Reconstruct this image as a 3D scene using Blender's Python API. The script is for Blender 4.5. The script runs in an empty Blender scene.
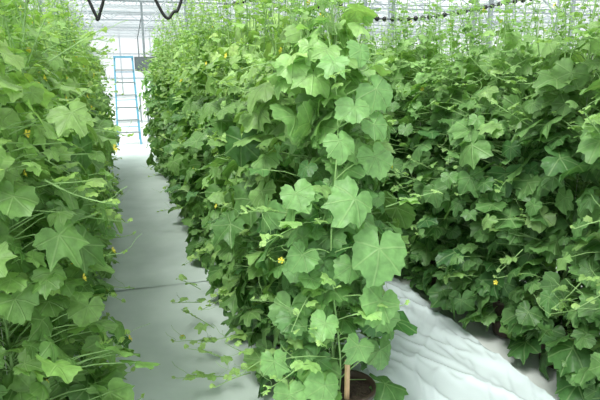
import bpy, math, random
from mathutils import Vector, Matrix
R = random.Random(7)
sc = bpy.context.scene
sc.view_settings.view_transform = 'Standard'
sc.view_settings.look = 'None'
col = sc.collection

# ------------------------------------------------------------ materials
def new_mat(name):
    m = bpy.data.materials.new(name); m.use_nodes = True
    nt = m.node_tree; nt.nodes.clear()
    return m, nt, nt.nodes, nt.links
def simple(name, c, rough=0.6, metal=0.0, noise=0.0, nscale=20, bump=0.0):
    m, nt, N, L = new_mat(name)
    o = N.new('ShaderNodeOutputMaterial'); b = N.new('ShaderNodeBsdfPrincipled')
    L.new(b.outputs[0], o.inputs[0])
    b.inputs['Roughness'].default_value = rough; b.inputs['Metallic'].default_value = metal
    tc = N.new('ShaderNodeTexCoord'); nz = N.new('ShaderNodeTexNoise'); nz.inputs['Scale'].default_value = nscale
    nz.inputs['Detail'].default_value = 5
    L.new(tc.outputs['Object'], nz.inputs['Vector'])
    mr = N.new('ShaderNodeMapRange'); L.new(nz.outputs['Fac'], mr.inputs[0])
    mr.inputs[1].default_value = .3; mr.inputs[2].default_value = .7
    mr.inputs[3].default_value = 1 - noise; mr.inputs[4].default_value = 1 + noise
    mx = N.new('ShaderNodeMix'); mx.data_type = 'RGBA'; mx.blend_type = 'MULTIPLY'; mx.inputs[0].default_value = 1
    mx.inputs[6].default_value = (*c, 1); L.new(mr.outputs[0], mx.inputs[7])
    L.new(mx.outputs[2], b.inputs['Base Color'])
    if bump:
        bp = N.new('ShaderNodeBump'); bp.inputs['Strength'].default_value = bump; bp.inputs['Distance'].default_value = .02
        L.new(nz.outputs['Fac'], bp.inputs['Height']); L.new(bp.outputs[0], b.inputs['Normal'])
    return m

def leaf_material():
    m, nt, N, L = new_mat('melon_leaf')
    o = N.new('ShaderNodeOutputMaterial')
    at = N.new('ShaderNodeAttribute'); at.attribute_name = 'tint'
    sep = N.new('ShaderNodeSeparateColor'); L.new(at.outputs['Color'], sep.inputs[0])
    uv = N.new('ShaderNodeUVMap'); sx = N.new('ShaderNodeSeparateXYZ'); L.new(uv.outputs[0], sx.inputs[0])
    def mth(op, a, b=None, c=None):
        n = N.new('ShaderNodeMath'); n.operation = op
        for i, v in enumerate((a, b, c)):
            if v is None: continue
            if isinstance(v, (int, float)): n.inputs[i].default_value = v
            else: L.new(v, n.inputs[i])
        return n.outputs[0]
    x = mth('ABSOLUTE', sx.outputs[0]); y = sx.outputs[1]
    best = None
    for deg in (0, 50, 104):
        s, c = math.sin(math.radians(deg)), math.cos(math.radians(deg))
        perp = mth('ABSOLUTE', mth('SUBTRACT', mth('MULTIPLY', x, c), mth('MULTIPLY', y, s)))
        al = mth('ADD', mth('MULTIPLY', x, s), mth('MULTIPLY', y, c))
        pen = mth('MULTIPLY', mth('MAXIMUM', mth('MULTIPLY', al, -1.0), 0.0), 5.0)
        d = mth('ADD', perp, pen)
        best = d if best is None else mth('MINIMUM', best, d)
    mr = N.new('ShaderNodeMapRange'); L.new(best, mr.inputs[0])
    mr.inputs[1].default_value = .010; mr.inputs[2].default_value = .040
    mr.inputs[3].default_value = 1; mr.inputs[4].default_value = 0
    vein = mr.outputs[0]
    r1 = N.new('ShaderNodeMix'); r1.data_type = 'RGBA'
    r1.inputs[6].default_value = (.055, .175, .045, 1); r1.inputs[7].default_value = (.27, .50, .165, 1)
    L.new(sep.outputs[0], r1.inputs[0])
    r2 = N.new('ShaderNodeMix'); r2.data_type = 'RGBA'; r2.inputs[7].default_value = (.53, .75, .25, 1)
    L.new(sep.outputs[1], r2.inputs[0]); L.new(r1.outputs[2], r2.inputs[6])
    tc = N.new('ShaderNodeTexCoord'); nz = N.new('ShaderNodeTexNoise'); nz.inputs['Scale'].default_value = 35
    nz.inputs['Detail'].default_value = 3
    L.new(tc.outputs['Object'], nz.inputs['Vector'])
    r3 = N.new('ShaderNodeMix'); r3.data_type = 'RGBA'; r3.blend_type = 'MULTIPLY'; r3.inputs[0].default_value = .55
    L.new(r2.outputs[2], r3.inputs[6])
    mr2 = N.new('ShaderNodeMapRange'); L.new(nz.outputs['Fac'], mr2.inputs[0])
    mr2.inputs[1].default_value = .3; mr2.inputs[2].default_value = .7; mr2.inputs[3].default_value = .65; mr2.inputs[4].default_value = 1.3
    L.new(mr2.outputs[0], r3.inputs[7])
    oi = N.new('ShaderNodeObjectInfo')   # per-plant tint: row colour with slight random variation
    r5 = N.new('ShaderNodeMix'); r5.data_type = 'RGBA'; r5.blend_type = 'MULTIPLY'; r5.inputs[0].default_value = 1
    L.new(r3.outputs[2], r5.inputs[6]); L.new(oi.outputs['Color'], r5.inputs[7])
    r4 = N.new('ShaderNodeMix'); r4.data_type = 'RGBA'; r4.inputs[7].default_value = (.46, .66, .30, 1)
    L.new(mth('MULTIPLY', vein, .3), r4.inputs[0]); L.new(r5.outputs[2], r4.inputs[6])
    bp = N.new('ShaderNodeBump'); bp.inputs['Strength'].default_value = .6; bp.inputs['Distance'].default_value = .008
    L.new(mth('SUBTRACT', nz.outputs['Fac'], mth('MULTIPLY', vein, .5)), bp.inputs['Height'])
    b = N.new('ShaderNodeBsdfPrincipled'); b.inputs['Roughness'].default_value = .42
    b.inputs['Specular IOR Level'].default_value = .45
    L.new(r4.outputs[2], b.inputs['Base Color']); L.new(bp.outputs[0], b.inputs['Normal'])
    t = N.new('ShaderNodeBsdfTranslucent')
    tm = N.new('ShaderNodeMix'); tm.data_type = 'RGBA'; tm.blend_type = 'MULTIPLY'; tm.inputs[0].default_value = 1
    tm.inputs[7].default_value = (1.25, 1.3, .65, 1); L.new(r4.outputs[2], tm.inputs[6]); L.new(tm.outputs[2], t.inputs[0])
    ms = N.new('ShaderNodeMixShader'); ms.inputs[0].default_value = .32
    L.new(b.outputs[0], ms.inputs[1]); L.new(t.outputs[0], ms.inputs[2]); L.new(ms.outputs[0], o.inputs[0])
    return m
M_leaf = leaf_material()
M_stem = simple('green_stem', (.29, .48, .17), .6, noise=.15)
M_flower = simple('yellow_flower', (.95, .80, .10), .6)
M_pot = simple('pot_plastic', (.06, .04, .03), .45, noise=.2)
M_soil = simple('potting_soil', (.06, .04, .03), .95, noise=.4, nscale=60, bump=.8)
M_wood = simple('stake_wood', (.62, .42, .24), .7, noise=.2)
M_twine = simple('white_twine', (.65, .68, .6), .8)
M_steel = simple('galvanised_steel', (.30, .34, .36), .45, .3, noise=.08)
M_white = simple('white_steel', (.46, .50, .51), .5)
M_black = simple('black_rubber', (.015, .015, .018), .5)
M_blue = simple('blue_paint', (.14, .42, .60), .5)
M_grey = simple('grey_metal', (.16, .18, .19), .5)
M_wall = simple('wall_panel_white', (.76, .80, .81), .6, noise=.05, nscale=.7)

def roof_material():
    m, nt, N, L = new_mat('translucent_film')
    o = N.new('ShaderNodeOutputMaterial')
    tr = N.new('ShaderNodeBsdfTransparent'); tr.inputs[0].default_value = (.93, .95, .96, 1)
    tl = N.new('ShaderNodeBsdfTranslucent'); tl.inputs[0].default_value = (.86, .89, .90, 1)
    df = N.new('ShaderNodeBsdfDiffuse'); df.inputs[0].default_value = (.8, .83, .85, 1)
    a = N.new('ShaderNodeMixShader'); a.inputs[0].default_value = .45
    L.new(tl.outputs[0], a.inputs[1]); L.new(df.outputs[0], a.inputs[2])
    tc = N.new('ShaderNodeTexCoord'); nz = N.new('ShaderNodeTexNoise'); nz.inputs['Scale'].default_value = .6
    L.new(tc.outputs['Object'], nz.inputs['Vector'])
    mr = N.new('ShaderNodeMapRange'); L.new(nz.outputs['Fac'], mr.inputs[0]); mr.inputs[3].default_value = .2; mr.inputs[4].default_value = .6
    b = N.new('ShaderNodeMixShader'); L.new(mr.outputs[0], b.inputs[0])
    L.new(tr.outputs[0], b.inputs[1]); L.new(a.outputs[0], b.inputs[2]); L.new(b.outputs[0], o.inputs[0])
    return m
M_roof = roof_material()

def fabric_material():
    m, nt, N, L = new_mat('ground_cover_fabric')
    o = N.new('ShaderNodeOutputMaterial'); b = N.new('ShaderNodeBsdfPrincipled'); L.new(b.outputs[0], o.inputs[0])
    b.inputs['Roughness'].default_value = .6
    tc = N.new('ShaderNodeTexCoord')
    nz = N.new('ShaderNodeTexNoise'); nz.inputs['Scale'].default_value = 3.5; nz.inputs['Detail'].default_value = 8
    L.new(tc.outputs['Object'], nz.inputs['Vector'])
    cr = N.new('ShaderNodeValToRGB'); cr.color_ramp.elements[0].position = .3; cr.color_ramp.elements[1].position = .75
    cr.color_ramp.elements[0].color = (.56, .66, .61, 1); cr.color_ramp.elements[1].color = (.68, .77, .73, 1)
    L.new(nz.outputs['Fac'], cr.inputs[0]); L.new(cr.outputs[0], b.inputs['Base Color'])
    bp = N.new('ShaderNodeBump'); bp.inputs['Strength'].default_value = .2; bp.inputs['Distance'].default_value = .03
    L.new(nz.outputs['Fac'], bp.inputs['Height']); L.new(bp.outputs[0], b.inputs['Normal'])
    return m
M_fabric = fabric_material()
M_plastic = simple('white_plastic_mulch', (.68, .77, .79), .2, noise=.05, nscale=4, bump=.15)
M_floor = simple('pale_concrete', (.70, .74, .72), .8, noise=.10, nscale=1.2)

# ------------------------------------------------------------ mesh builder
class MB:
    def __init__(s): s.v = []; s.f = []; s.m = []; s.c = []; s.uv = []
    def vert(s, p, c=(0.5, 0, 0), uv=(0.5, 0.5)):
        s.v.append((p[0], p[1], p[2])); s.c.append(c); s.uv.append(uv); return len(s.v) - 1
    def face(s, idx, mi): s.f.append(idx); s.m.append(mi)
    def tube(s, pts, r, n=4, mi=0, r2=None, cap=False):
        r2 = r if r2 is None else r2; rings = []
        pts = [Vector(p) for p in pts]
        for i, p in enumerate(pts):
            d = (pts[min(i + 1, len(pts) - 1)] - pts[max(i - 1, 0)])
            if d.length < 1e-9: d = Vector((0, 0, 1))
            d.normalize()
            if abs(d.z) < .95: u = d.cross(Vector((0, 0, 1))).normalized()
            else: u = Vector((1, 0, 0)); u = (u - d * u.dot(d)).normalized()
            w = d.cross(u); rr = r + (r2 - r) * i / (len(pts) - 1)
            rings.append([s.vert(p + (u * math.cos(a) + w * math.sin(a)) * rr) for a in [2 * math.pi * k / n + .785 for k in range(n)]])
        for a, b in zip(rings, rings[1:]):
            for k in range(n): s.face((a[k], a[(k + 1) % n], b[(k + 1) % n], b[k]), mi)
        if cap: s.face(tuple(rings[0][::-1]), mi); s.face(tuple(rings[-1]), mi)
    def box(s, a, b, mi=0):
        i = [s.vert((x, y, z)) for z in (a[2], b[2]) for y in (a[1], b[1]) for x in (a[0], b[0])]
        for q in ((0, 2, 3, 1), (4, 5, 7, 6), (0, 1, 5, 4), (2, 6, 7, 3), (0, 4, 6, 2), (1, 3, 7, 5)): s.face(tuple(i[k] for k in q), mi)
    def lathe(s, prof, c, n=20, mi=0):
        rings = [[s.vert((c[0] + r * math.cos(2 * math.pi * k / n), c[1] + r * math.sin(2 * math.pi * k / n), c[2] + z)) for k in range(n)] for r, z in prof]
        for a, b in zip(rings, rings[1:]):
            for k in range(n): s.face((a[k], a[(k + 1) % n], b[(k + 1) % n], b[k]), mi)
    def mesh(s, name, mats, smooth=True):
        me = bpy.data.meshes.new(name); me.from_pydata(s.v, [], s.f)
        for m in mats: me.materials.append(m)
        me.polygons.foreach_set('material_index', s.m)
        me.polygons.foreach_set('use_smooth', [smooth] * len(s.f))
        ca = me.color_attributes.new('tint', 'FLOAT_COLOR', 'POINT')
        flat = []
        for c in s.c: flat += [c[0], c[1], c[2], 1]
        ca.data.foreach_set('color', flat)
        uvl = me.uv_layers.new(name='UVMap'); li = [0] * len(me.loops); me.loops.foreach_get('vertex_index', li)
        fl = []
        for i in li: fl += s.uv[i]
        uvl.data.foreach_set('uv', fl)
        me.update(); return me
def obj(name, me, loc=(0, 0, 0), parent=None):
    o = bpy.data.objects.new(name, me); col.objects.link(o); o.location = loc
    if parent: o.parent = parent
    return o

# ------------------------------------------------------------ leaf
CP1 = [(0, 1.0), (9, .94), (18, .85), (27, .74), (36, .79), (50, .92), (62, .85), (76, .70), (88, .75), (104, .83), (120, .77), (140, .69), (158, .55), (171, .32), (180, .07)]
CP2 = [(0, .95), (10, .93), (20, .89), (30, .84), (40, .86), (52, .92), (64, .90), (76, .83), (88, .85), (104, .87), (120, .84), (140, .78), (158, .64), (171, .40), (180, .07)]
CP3 = [(0, 1.06), (8, .96), (16, .80), (26, .62), (36, .70), (50, .92), (60, .80), (74, .60), (88, .66), (104, .78), (120, .68), (140, .60), (158, .48), (171, .28), (180, .07)]
NA = 36
ANG = [-180 + 360 * k / NA for k in range(NA)]
def mkr(CP):
    out = []
    for k, a in enumerate(ANG):
        a = abs(a); r = .07
        for (a0, r0), (a1, r1) in zip(CP, CP[1:]):
            if a <= a1: r = r0 + (r1 - r0) * (a - a0) / (a1 - a0); break
        out.append(r * (1.0 + (.045 if k % 2 else -.04)))
    return out
SH = [mkr(CP1), mkr(CP1), mkr(CP2), mkr(CP2), mkr(CP3)]
def add_leaf(mb, pos, T, Nn, s, bright, young, rnd):
    T = Vector(T).normalized(); Nn = Vector(Nn); Nn = (Nn - T * Nn.dot(T))
    if Nn.length < 1e-4: Nn = T.orthogonal()
    Nn.normalize(); S = T.cross(Nn)
    cup = rnd.uniform(-.2, .65); droop = rnd.uniform(-.05, .65); tw = rnd.uniform(-.3, .3); ph = rnd.uniform(0, 6.28)
    rip = rnd.uniform(.05, .16); c = (bright, young, 0)
    wx = rnd.uniform(.85, 1.12); RADS = rnd.choice(SH)
    asym = rnd.uniform(-.1, .1)
    def P(r, a):
        r = r * (1 + asym * math.sin(math.radians(a)))
        x = r * math.sin(math.radians(a)) * wx; y = r * math.cos(math.radians(a))
        crease = .05 * math.cos(math.radians(a) * 7) * r
        z = -cup * x * x - droop * max(y, 0) ** 2 + tw * x * y + rip * math.sin(math.radians(a) * 5 + ph) * r * r - crease
        return pos + (S * x + T * y + Nn * z) * s, (x, y)
    ctr = mb.vert(pos, c, (0, 0)); mid = []; out = []
    for k in range(NA):
        if k % 2 == 0: p, q = P(RADS[k] * .52, ANG[k]); mid.append(mb.vert(p, c, q))
        p, q = P(RADS[k] * rnd.uniform(.95, 1.05), ANG[k]); out.append(mb.vert(p, c, q))
    n2 = NA // 2
    for k in range(n2):
        a, b = mid[k], mid[(k + 1) % n2]
        mb.face((ctr, a, b), 0)
        mb.face((a, out[2 * k], out[2 * k + 1]), 0); mb.face((a, out[2 * k + 1], b), 0)
        mb.face((b, out[2 * k + 1], out[(2 * k + 2) % NA]), 0)
def add_flower(mb, pos, nrm, s, rnd):
    nrm = Vector(nrm).normalized(); u = nrm.orthogonal().normalized(); w = nrm.cross(u)
    c = mb.vert(pos)
    for k in range(5):
        a = 2 * math.pi * k / 5
        d = lambda t, r, h: mb.vert(pos + (u * math.cos(a + t) + w * math.sin(a + t)) * r * s + nrm * h * s)
        i = [d(-.5, .45, .3), d(-.45, .85, .6), d(0, 1.05, .6), d(.45, .85, .6), d(.5, .45, .3)]
        mb.face((c, *i), 2)
def bez(a, b, c, n):
    return [a * (1 - t) ** 2 + b * 2 * t * (1 - t) + c * t * t for t in [i / n for i in range(n + 1)]]
def add_shoot(mb, p0, d, L, rnd, s0=.06, curl=0.1, bright=.7):
    d = Vector(d).normalized()
    p1 = p0 + d * L * .5 + Vector((0, 0, curl * L)); p2 = p0 + d * L + Vector((rnd.uniform(-.1, .1) * L, rnd.uniform(-.1, .1) * L, curl * L * rnd.uniform(-.5, 2)))
    n = max(3, int(L / .045)); pts = bez(p0, p1, p2, n); mb.tube(pts, .003, 4, 1, .0016)
    for i in range(1, n + 1):
        t = i / n; s = s0 * (1.15 - .8 * t) * rnd.uniform(.8, 1.2); a = rnd.uniform(0, 6.28)
        o = Vector((math.cos(a), math.sin(a), rnd.uniform(.1, .9))).normalized()
        q = pts[i] + o * s * 1.0
        mb.tube([pts[i], q], .0016, 3, 1)
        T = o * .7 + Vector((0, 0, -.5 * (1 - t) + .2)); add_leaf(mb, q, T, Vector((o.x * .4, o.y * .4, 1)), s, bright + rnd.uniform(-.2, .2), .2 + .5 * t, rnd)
        if rnd.random() < .4:
            o2 = Vector((rnd.uniform(-1, 1), rnd.uniform(-1, 1), rnd.uniform(0, 1))).normalized()
            mb.tube([pts[i] + o2 * .022 * k + Vector((math.sin(k * 1.1) * .01, math.cos(k * 1.1) * .01, 0)) for k in range(6)], .0011, 3, 1)
        if rnd.random() < .02: add_flower(mb, pts[i] + o * .025, Vector((o.x, o.y, .4)), .013, rnd)

def make_plant(seed, H=1.8, nleaf=420, wx=.40, wy=.27, s0=.070, lush=0.0, face=None, base=.1, skip=None, nsh=24, ntip=13, fl=.008):
    rnd = random.Random(seed); mb = MB()
    ph = rnd.uniform(0, 6)
    stem = [Vector((.02 * math.sin(z * 5 + ph), .02 * math.cos(z * 4 + ph), z)) for z in [.2 + (H - .15) * i / 16 for i in range(17)]]
    mb.tube(stem, .007, 6, 1, .004)
    def stem_at(z):
        t = max(0, min(15.99, (z - .2) / (H - .15) * 16)); i = int(t); return stem[i].lerp(stem[i + 1], t - i)
    lump = [rnd.uniform(.62, 1.22) for _ in range(24)]
    for k in range(nleaf):
        z = base + (H - base) * (k + rnd.random()) / nleaf
        h = z / H
        if h > .85 and rnd.random() < (h - .85) * 5: continue
        prof = .76 + .31 * math.sin(min(1, h * 1.15) * math.pi * .85)
        if h > .82: prof *= 1 - (h - .82) * 2.8
        if h < .15: prof *= .8 + h * 1.3
        a = rnd.uniform(0, 6.2832) if face is None or rnd.random() < .45 else math.radians(face + rnd.gauss(0, 45))
        prof *= lump[int(h * 5.99) * 4 + int((a % 6.28319) / 6.2832 * 3.99)]
        rr = (rnd.random() ** .45) * prof * (1 + rnd.gauss(0, .08))
        p = Vector((math.cos(a) * wx * rr, math.sin(a) * wy * rr, z))
        if skip and skip(p): continue
        out = Vector((math.cos(a), math.sin(a), 0))
        if face is None:
            out = Vector((out.x * 1.5 + (0.25 if out.x > 0 else -.25), out.y, 0)).normalized()
        out = (out + Vector((rnd.gauss(0, .45), rnd.gauss(0, .45), 0))).normalized()
        s = s0 * min(1.75, max(.45, rnd.lognormvariate(0, .38))) * (1.05 - .4 * max(0, h - .7) / .3)
        T = out * rnd.uniform(.2, 1.0) + Vector((rnd.gauss(0, .25), rnd.gauss(0, .25), -rnd.uniform(-.1, 1.0)))
        Nn = out * rnd.uniform(.15, 1.0) + Vector((rnd.gauss(0, .3), rnd.gauss(0, .3), rnd.uniform(.4, 1.2)))
        yg = max(0, (h - .66)) * 1.3 + rnd.uniform(0, .12) + lush
        if rnd.random() < .08: yg += .3; s *= .7
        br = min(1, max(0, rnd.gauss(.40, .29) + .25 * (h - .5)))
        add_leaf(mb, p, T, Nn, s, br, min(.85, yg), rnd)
        q = stem_at(max(.22, z - rnd.uniform(.03, .16)))
        if rr > .35: mb.tube(bez(q, (q + p) / 2 + Vector((0, 0, .05)), p, 3), .0028, 3, 1, .002)
        if rnd.random() < fl: add_flower(mb, p + out * .06 + Vector((0, 0, .015)), out + Vector((0, 0, .3)), .015, rnd)
    for k in range(nsh):
        z = rnd.uniform(.2, H * .95); a = rnd.uniform(0, 6.28)
        p = Vector((math.cos(a) * wx * .68, math.sin(a) * wy * .68, z))
        if skip and skip(p): continue
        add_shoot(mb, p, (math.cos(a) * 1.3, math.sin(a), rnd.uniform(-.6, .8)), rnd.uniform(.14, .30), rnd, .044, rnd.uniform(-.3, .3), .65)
    for k in range(ntip):
        a = rnd.uniform(0, 6.28)
        p = Vector((math.cos(a) * wx * .5, math.sin(a) * wy * .6, H * rnd.uniform(.84, .98)))
        add_shoot(mb, p, (rnd.gauss(0, .2), rnd.gauss(0, .2), 1), rnd.uniform(.16, .52), rnd, .038, .1, .8)
    return mb
PM = [M_leaf, M_stem, M_flower]
variants = [make_plant(100 + i).mesh('melon_plant_mesh', PM) for i in range(7)]
variantsF = [make_plant(200 + i, nleaf=480, s0=.062, fl=.09, lush=.06, wx=.39).mesh('melon_plant_mesh', PM) for i in range(5)]

def pot_mesh():
    mb = MB()
    mb.lathe([(0, 0), (.095, 0), (.12, .22), (.13, .222), (.13, .25), (.118, .25), (.114, .215)], (0, 0, 0), 24, 0)
    mb.lathe([(.1145, .215), (.06, .225), (0, .228)], (0, 0, 0), 24, 1)
    return mb.mesh('pot_mesh', [M_pot, M_soil])
POT = pot_mesh()
tw = MB(); tw.tube([(0, 0, .25), (.01, 0, 1.3), (0, 0, 2.42)], .0022, 3, 0); TW = tw.mesh('twine_mesh', [M_twine])

def plant_at(me, x, y, sz=1.0, rot=0, mir=1, sx=1.0, pot=(0, 0), tint=(1, 1, 1)):
    o = obj('melon_plant', me, (x, y, 0)); o.rotation_euler = (0, 0, rot); o.scale = (sx * mir, sx, sz)
    v = R.uniform(.9, 1.1); o.color = (tint[0] * v * R.uniform(.93, 1.07), tint[1] * v, tint[2] * v, 1)
    p = obj('pot', POT, (pot[0], pot[1], 0.02), o); p.scale = (1 / sx, 1 / sx, 1 / sz)
    t = obj('twine', TW, (0, 0, 0), o); t.scale = (1, 1, 1 / sz)
    return o
WIRE = 2.42
def row(x, y0, y1, sz, step=.4, sx=1.0, tint=(1, 1, 1), vs=None, dx=0):
    vs = vs or variants
    y = y0; w = MB()
    while y < y1:
        plant_at(vs[R.randrange(len(vs))], x + dx * (y - y0) + R.uniform(-.05, .05), y, sz * R.uniform(.95, 1.05), R.choice((0, math.pi)) + R.uniform(-.2, .2), R.choice((1, -1)), sx * R.uniform(.95, 1.05), (0, 0), tint)
        y += step * R.uniform(.92, 1.08)
    w.tube([(x, y0 - .4, WIRE), (x + dx * (y1 - y0), y1 + .3, WIRE)], .0025, 4, 0)
    obj('support_wire', w.mesh('support_wire', [M_steel]))
row(-.52, 2.1, 9.8, 1.07, tint=(1.12, 1.1, 1.0), vs=variantsF, dx=-.010)
row(.87, 2.60, 10.2, 1.08, tint=(1.02, 1.02, 1), dx=-.006)
row(2.24, 1.15, 10.6, 1.05, sx=1.05, tint=(.86, .91, .93))  # darker tint puts this row's shaded depth into the leaf colour
row(3.85, 1.6, 10.6, 1.05)
row(-2.1, 1.8, 10.2, 1.0, step=.5)

# foreground plant at the head of the middle row, with big aisle-facing leaves
def skipf(p): return p.y < .08 and -.10 < p.x < .2 and p.z < .60
hb = make_plant(55, H=1.94, nleaf=420, wx=.29, wy=.24, s0=.068, face=-110, base=.2, skip=skipf, nsh=24, ntip=15)
rnd = random.Random(5)
vine = [Vector((.03 * math.sin(z * 5) - .04 - .03 * z, -.10 - .10 * math.sin(min(1, z / 1.8) * 3.0), z)) for z in [.25 + i * .1 for i in range(18)]]
hb.tube(vine, .0045, 6, 1, .003)
hero = [(-.12, -.30, 1.42, .075), (-.10, -.39, 1.22, .122), (-.01, -.42, 1.03, .132), (.03, -.38, .80, .11), (.05, -.26, 1.60, .085), (-.14, -.28, 1.70, .07),
        (.07, -.24, 1.34, .09), (-.24, -.24, .98, .075), (-.18, -.32, .72, .08), (.12, -.25, .66, .08), (-.02, -.26, 1.74, .07), (.04, -.27, 1.47, .075),
        (-.26, -.22, 1.22, .075), (-.02, -.3, .58, .08), (.2, -.12, .42, .09), (-.28, -.2, .36, .09), (-.16, -.28, .42, .09), (.24, -.1, .52, .075), (-.06, -.3, 1.54, .07), (-.05, -.28, .92, .07),
        (-.33, -.15, .5, .085), (-.3, -.2, .25, .08)]
for x, y, z, s in hero:
    out = Vector((x * 1.2 - .25, -1, 0)).normalized(); p = Vector((x, y, z))
    T = Vector((x * .8 + rnd.uniform(-.7, .7), -.45, -.7)); Nn = out + Vector((rnd.uniform(-.5, .5), 0, rnd.uniform(.2, .9)))
    add_leaf(hb, p, T, Nn, s, rnd.uniform(.6, 1.0), .03, rnd)
    q = min(vine, key=lambda v: abs(v.z - (z - .06)))
    hb.tube(bez(q, (q + p) / 2 + Vector((0, -.02, .05)), p, 4), .0028, 5, 1, .0022)
for p, d, L in (((.15, -.2, 1.12), (1, -.2, .2), .24), ((-.05, -.3, .72), (.6, -.6, .3), .2), ((-.2, -.2, 1.1), (-1, -.4, -.2), .25), ((-.2, -.2, .5), (-1, -.5, -.3), .25), ((-.1, -.2, .85), (-.3, -1, 0), .15), ((-.15, -.25, .6), (-.5, -1, .4), .18)):
    add_shoot(hb, Vector(p), d, L, rnd, .05, .05, .85)
h = plant_at(hb.mesh('melon_plant_foreground_mesh', PM), .84, 2.2, 1, .1, 1, 1, (.045, -.10)); h.color = (1.03, 1.05, 1.12, 1)
st = MB(); st.box((-.010, -.006, 0), (.010, .006, .26), 0)
s = obj('wooden_stake', st.mesh('wooden_stake', [M_wood], False), (-.0, -.18, 0.2), h); s.rotation_euler = (.05, -.06, .3)

# low runners creeping over the aisle edges (parts of the nearest plant)
def runner(x, y, dx, dy, seed, L=.35, z=.05):
    mb = MB(); rn = random.Random(seed)
    add_shoot(mb, Vector((0, 0, z)), (dx, dy, .15), L, rn, .05, .1, .6)
    add_shoot(mb, Vector((0, 0, z + .09)), (dx, dy + .3, .6), L * .8, rn, .05, .1, .6)
    obj('runner', mb.mesh('runner', PM), (x - h.location.x, y - h.location.y, 0), h)
runner(.48, 2.65, -1, -.2, 1, .26, .1); runner(.50, 3.0, -1, .1, 2, .24, .12); runner(-.17, 3.2, 1, -.1, 3, .2, .12); runner(-.2, 2.7, 1, -.1, 9, .2, .2)
runner(.52, 2.4, -1, -.6, 8, .22, .25); runner(.52, 3.4, -1, -.3, 12, .2, .2)

# ------------------------------------------------------------ ground
def grid(name, x0, x1, y0, y1, nx, ny, fn, mat):
    mb = MB()
    for j in range(ny + 1):
        for i in range(nx + 1):
            x = x0 + (x1 - x0) * i / nx; y = y0 + (y1 - y0) * j / ny; mb.vert((x, y, fn(x, y)))
    for j in range(ny):
        for i in range(nx):
            a = j * (nx + 1) + i; mb.face((a, a + 1, a + nx + 2, a + nx + 1), 0)
    return obj(name, mb.mesh(name, [mat]))
from mathutils import noise as mn
grid('floor', -15, 20, -4, 34, 4, 4, lambda x, y: -.004, M_floor)
grid('ground_cover_fabric', -.75, .95, -1, 4.25, 30, 100, lambda x, y: .006 + .008 * max(0, mn.noise(Vector((x * 2, y * 1.3, 0)))), M_fabric)
grid('ground_cover_fabric', -.75, .95, 4.18, 10.8, 30, 120, lambda x, y: .013 + .010 * max(0, mn.noise(Vector((x * 2, y * 1.3, 5)))), M_fabric)
def wr(x, y):
    n = mn.noise(Vector(((x + .35 * y) * 7, (y - .3 * x) * 1.4, 3)))
    n2 = mn.noise(Vector(((x - .5 * y) * 9, (y + .5 * x) * 2.2, 9)))
    return .016 + .020 * max(0, 1 - abs(n) * 2.6) ** 2 + .012 * max(0, 1 - abs(n2) * 3) ** 2 + .012 * mn.noise(Vector((x * 3, y * 2, 1)))
grid('plastic_sheet', 1.02, 2.0, .4, 10.8, 90, 700, wr, M_plastic)

# ------------------------------------------------------------ greenhouse structure
X0, X1, Y0, Y1, EV, RG = -14.2, 17.8, -3.5, 33, 3.5, 4.9
span = 6.4
roof = MB(); steel = MB(); white = MB()
ns = int(round((X1 - X0) / span))
for i in range(ns):
    a = X0 + i * span; m = a + span / 2; b = a + span
    for (p, q) in (((a, EV), (m, RG)), ((m, RG), (b, EV))):
        i0 = [roof.vert((p[0], Y0, p[1])), roof.vert((q[0], Y0, q[1])), roof.vert((q[0], Y1, q[1])), roof.vert((p[0], Y1, p[1]))]
        roof.face(tuple(i0), 0)
        for t in (0, .2, .4, .6, .8, 1):
            xx = p[0] + (q[0] - p[0]) * t; zz = p[1] + (q[1] - p[1]) * t - .05
            white.tube([(xx, Y0, zz), (xx, Y1, zz)], .022, 4, 0)
    y = Y0
    while y <= Y1:
        white.tube([(a, y, EV - .06), (m, y, RG - .06)], .028, 4, 0); white.tube([(m, y, RG - .06), (b, y, EV - .06)], .028, 4, 0)
        y += 1.0
    y = Y0 + 1.5
    while y <= Y1:
        steel.tube([(a, y, EV - .15), (b, y, EV - .15)], .03, 4, 0); steel.tube([(a, y, EV - .55), (b, y, EV - .55)], .025, 4, 0)
        n = 10
        for k in range(n):
            xa = a + span * k / n; xb = a + span * (k + 1) / n
            z1, z2 = (EV - .55, EV - .15) if k % 2 == 0 else (EV - .15, EV - .55)
            steel.tube([(xa, y, z1), (xb, y, z2)], .014, 4, 0)
        steel.tube([(m, y, EV - .15), (m, y, RG - .06)], .02, 4, 0)
        y += 3.0
gut = [X0 + i * span for i in range(ns + 1)]
for gx in gut:
    white.tube([(gx, Y0, EV), (gx, Y1, EV)], .07, 4, 0)
    y = Y0 + 1.5
    while y <= Y1:
        steel.tube([(gx, y, -.003), (gx, y, EV)], .035, 8, 0)
        y += 3.0
for (px, py) in ((4.75, 7.0), (3.1, 7.0), (6.4, 7.0), (3.1, 13), (6.4, 13), (1.5, 13)):
    steel.tube([(px, py, -.003), (px, py, EV - .15)], .03, 8, 0)
y = Y0 + .5
while y < Y1:
    steel.tube([(X0 + .3, y, EV - .60), (X1 - .3, y, EV - .60)], .007, 3, 0); y += .75
x = X0 + .8
while x < X1:
    white.tube([(x, Y0 + .3, EV - .64), (x, Y1 - .3, EV - .64)], .014, 4, 0); x += 1.6
obj('roof', roof.mesh('roof', [M_roof], False))
obj('roof_rafters', white.mesh('roof_rafters', [M_white]))
obj('roof_trusses', steel.mesh('roof_trusses', [M_steel]))
sh = MB()
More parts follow.
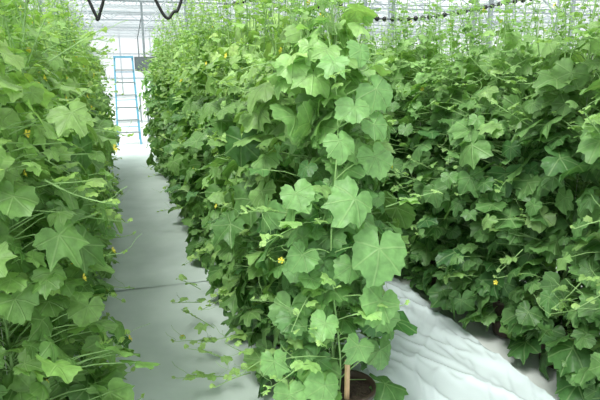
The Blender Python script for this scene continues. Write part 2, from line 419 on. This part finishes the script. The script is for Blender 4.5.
for y in (8.5, 14.5, 20.5, 26.5):
    n = 60; xs, xe = X0 + .3, X1 - .3
    for k in range(n):
        xa = xs + (xe - xs) * k / n; xb = xs + (xe - xs) * (k + 1) / n
        za = EV - .62 - .05 * abs(math.sin(k * 1.3)); zb = EV - .62 - .05 * abs(math.sin((k + 1) * 1.3))
        i0 = [sh.vert((xa, y, EV - .5)), sh.vert((xb, y, EV - .5)), sh.vert((xb, y + .06, zb)), sh.vert((xa, y + .06, za))]; sh.face(tuple(i0), 0)
obj('shade_screen', sh.mesh('shade_screen', [M_roof]))
def wall(name, a, b, ridge=False):
    mb = MB(); L = (Vector(b) - Vector(a)).length; d = (Vector(b) - Vector(a)).normalized()
    i0 = [mb.vert((a[0], a[1], 0)), mb.vert((b[0], b[1], 0)), mb.vert((b[0], b[1], .8)), mb.vert((a[0], a[1], .8))]; mb.face(tuple(i0), 0)
    i0 = [mb.vert((a[0], a[1], .8)), mb.vert((b[0], b[1], .8)), mb.vert((b[0], b[1], EV)), mb.vert((a[0], a[1], EV))]; mb.face(tuple(i0), 1)
    if ridge:
        for i in range(ns):
            x = X0 + i * span; mb.face((mb.vert((x, a[1], EV)), mb.vert((x + span, a[1], EV)), mb.vert((x + span / 2, a[1], RG))), 1)
    n = int(L / 1.6)
    for k in range(n + 1):
        p = Vector(a) + d * L * k / n; mb.tube([(p.x, p.y, 0), (p.x, p.y, EV)], .03, 4, 2)
    for z in (.8, 2.1, EV): mb.tube([(a[0], a[1], z), (b[0], b[1], z)], .035, 4, 2)
    obj(name, mb.mesh(name, [M_wall, M_roof, M_steel], False))
wall('wall_back', (X0, Y1, 0), (X1, Y1, 0), True); wall('wall_left', (X0, Y0, 0), (X0, Y1, 0)); wall('wall_right', (X1, Y0, 0), (X1, Y1, 0)); wall('wall_front', (X0, Y0, 0), (X1, Y0, 0), True)

# ------------------------------------------------------------ blue stepladder at the aisle end
lad = MB()
lx, ly, w, hh = .13, 12.6, .42, 1.78
for sx in (-1, 1):
    lad.tube([(lx + sx * w / 2 * 1.1, ly - .35, .0), (lx + sx * w / 2 * .85, ly, hh)], .024, 4, 0, cap=True)
    lad.tube([(lx + sx * w / 2 * 1.1, ly + .45, .0), (lx + sx * w / 2 * .85, ly + .05, hh)], .020, 4, 0, cap=True)
for k in range(1, 7):
    t = k / 7; ww = w / 2 * (1.1 - .25 * t); yy = ly - .35 * (1 - t)
    lad.box((lx - ww, yy - .04, hh * t - .012), (lx + ww, yy + .04, hh * t + .012), 1)
for k in (1, 3, 5):
    t = k / 6; ww = w / 2 * (1.1 - .25 * t); yy = ly + .05 + .4 * (1 - t); lad.tube([(lx - ww, yy, hh * t), (lx + ww, yy, hh * t)], .012, 4, 0)
lad.box((lx - .2, ly - .06, hh - .01), (lx + .2, ly + .12, hh + .03), 0)
obj('stepladder', lad.mesh('stepladder', [M_blue, M_steel], False))
# electrical control box on a post at the aisle end, with conduit
cb = MB()
cb.tube([(0, .09, 0), (0, .09, 2.95)], .025, 6, 1)
cb.box((-.22, -.1, 1.50), (.22, .06, 1.80), 0); cb.box((-.20, -.12, 1.52), (.20, -.1, 1.78), 2); cb.box((.13, -.135, 1.62), (.16, -.12, 1.68), 1)
cb.tube([(-.12, -.02, 1.80), (-.12, .05, 2.2), (-.02, .09, 2.6)], .012, 5, 0)
obj('control_box', cb.mesh('control_box', [M_grey, M_steel, M_grey], False), (.58, 13.0, 0))
bn = MB()
bn.box((-.9, 0, .72), (.9, .7, .76), 0)
for x in (-.85, .85):
    for y in (.05, .65): bn.tube([(x, y, 0), (x, y, .72)], .02, 4, 1)
obj('potting_bench', bn.mesh('potting_bench', [M_white, M_steel], False), (-.3, 16.5, 0))

# ------------------------------------------------------------ festooned hoses
def hose(name, pts, r, beads=False, step=.08):
    mb = MB(); P = [Vector(p) for p in pts]; sm = []
    for i in range(len(P) - 1):
        a = P[max(i - 1, 0)]; b = P[i]; c = P[i + 1]; d = P[min(i + 2, len(P) - 1)]
        for k in range(16):
            t = k / 16
            sm.append(.5 * ((2 * b) + (c - a) * t + (2 * a - 5 * b + 4 * c - d) * t * t + (3 * b - a - 3 * c + d) * t ** 3))
    sm.append(P[-1]); mb.tube(sm, r, 6, 0)
    if beads:
        acc = 0
        for p, q in zip(sm, sm[1:]):
            acc += (q - p).length
            if acc > step:
                acc = 0; mb.lathe([(0.001, -.030), (.023, -.02), (.032, 0), (.023, .02), (.001, .030)], q, 8, 0)
    obj(name, mb.mesh(name, [M_black]))
hose('beaded_curtain_chain', [(1.03, 6, 2.24), (1.2, 6, 2.27), (1.45, 6, 2.34), (1.75, 6, 2.22), (2.1, 6, 2.26), (2.3, 6, 2.34), (2.45, 6, 2.22), (2.7, 6, 2.17), (3.2, 6, 2.17), (3.7, 6, 2.23), (4.4, 6, 2.36), (5.3, 6, 2.55), (6.0, 6, 2.95)], .006, True)
hose('irrigation_hose', [(-2.1, 5, 2.95), (-1.42, 5, 2.45), (-.92, 5, 2.2), (-.74, 5, 2.12), (-.62, 5, 2.16), (-.42, 5, 2.5), (-.22, 5, 2.25), (-.14, 5, 2.07), (-.12, 5, 2.03), (-.08, 5, 2.14), (.08, 5, 2.55), (.28, 5, 2.3), (.41, 5, 2.06), (.48, 5, 2.10), (.55, 5, 2.2), (.78, 5, 2.95)], .013)

# ------------------------------------------------------------ light
w = bpy.data.worlds.new('overcast_sky'); sc.world = w; w.use_nodes = True
bg = w.node_tree.nodes['Background']; bg.inputs[0].default_value = (.96, .985, 1, 1); bg.inputs[1].default_value = 1.16
sl = bpy.data.lights.new('sun', 'SUN'); sl.energy = 7.8; sl.angle = math.radians(24); sl.color = (1, .98, .92)
so = bpy.data.objects.new('sun', sl); col.objects.link(so)
so.rotation_euler = Vector((.36, .34, -.87)).to_track_quat('-Z', 'Y').to_euler(); so.location = (0, 0, 8)

# ------------------------------------------------------------ camera
cam = bpy.data.cameras.new('camera'); co = bpy.data.objects.new('camera', cam); col.objects.link(co)
cam.lens = 33.6; cam.sensor_width = 36; cam.clip_end = 200
co.location = (0, 0, 1.7)
th, ph = math.radians(17.6), math.radians(13.9)
co.rotation_euler = Vector((math.sin(th) * math.cos(ph), math.cos(th) * math.cos(ph), -math.sin(ph))).to_track_quat('-Z', 'Y').to_euler()
sc.camera = co
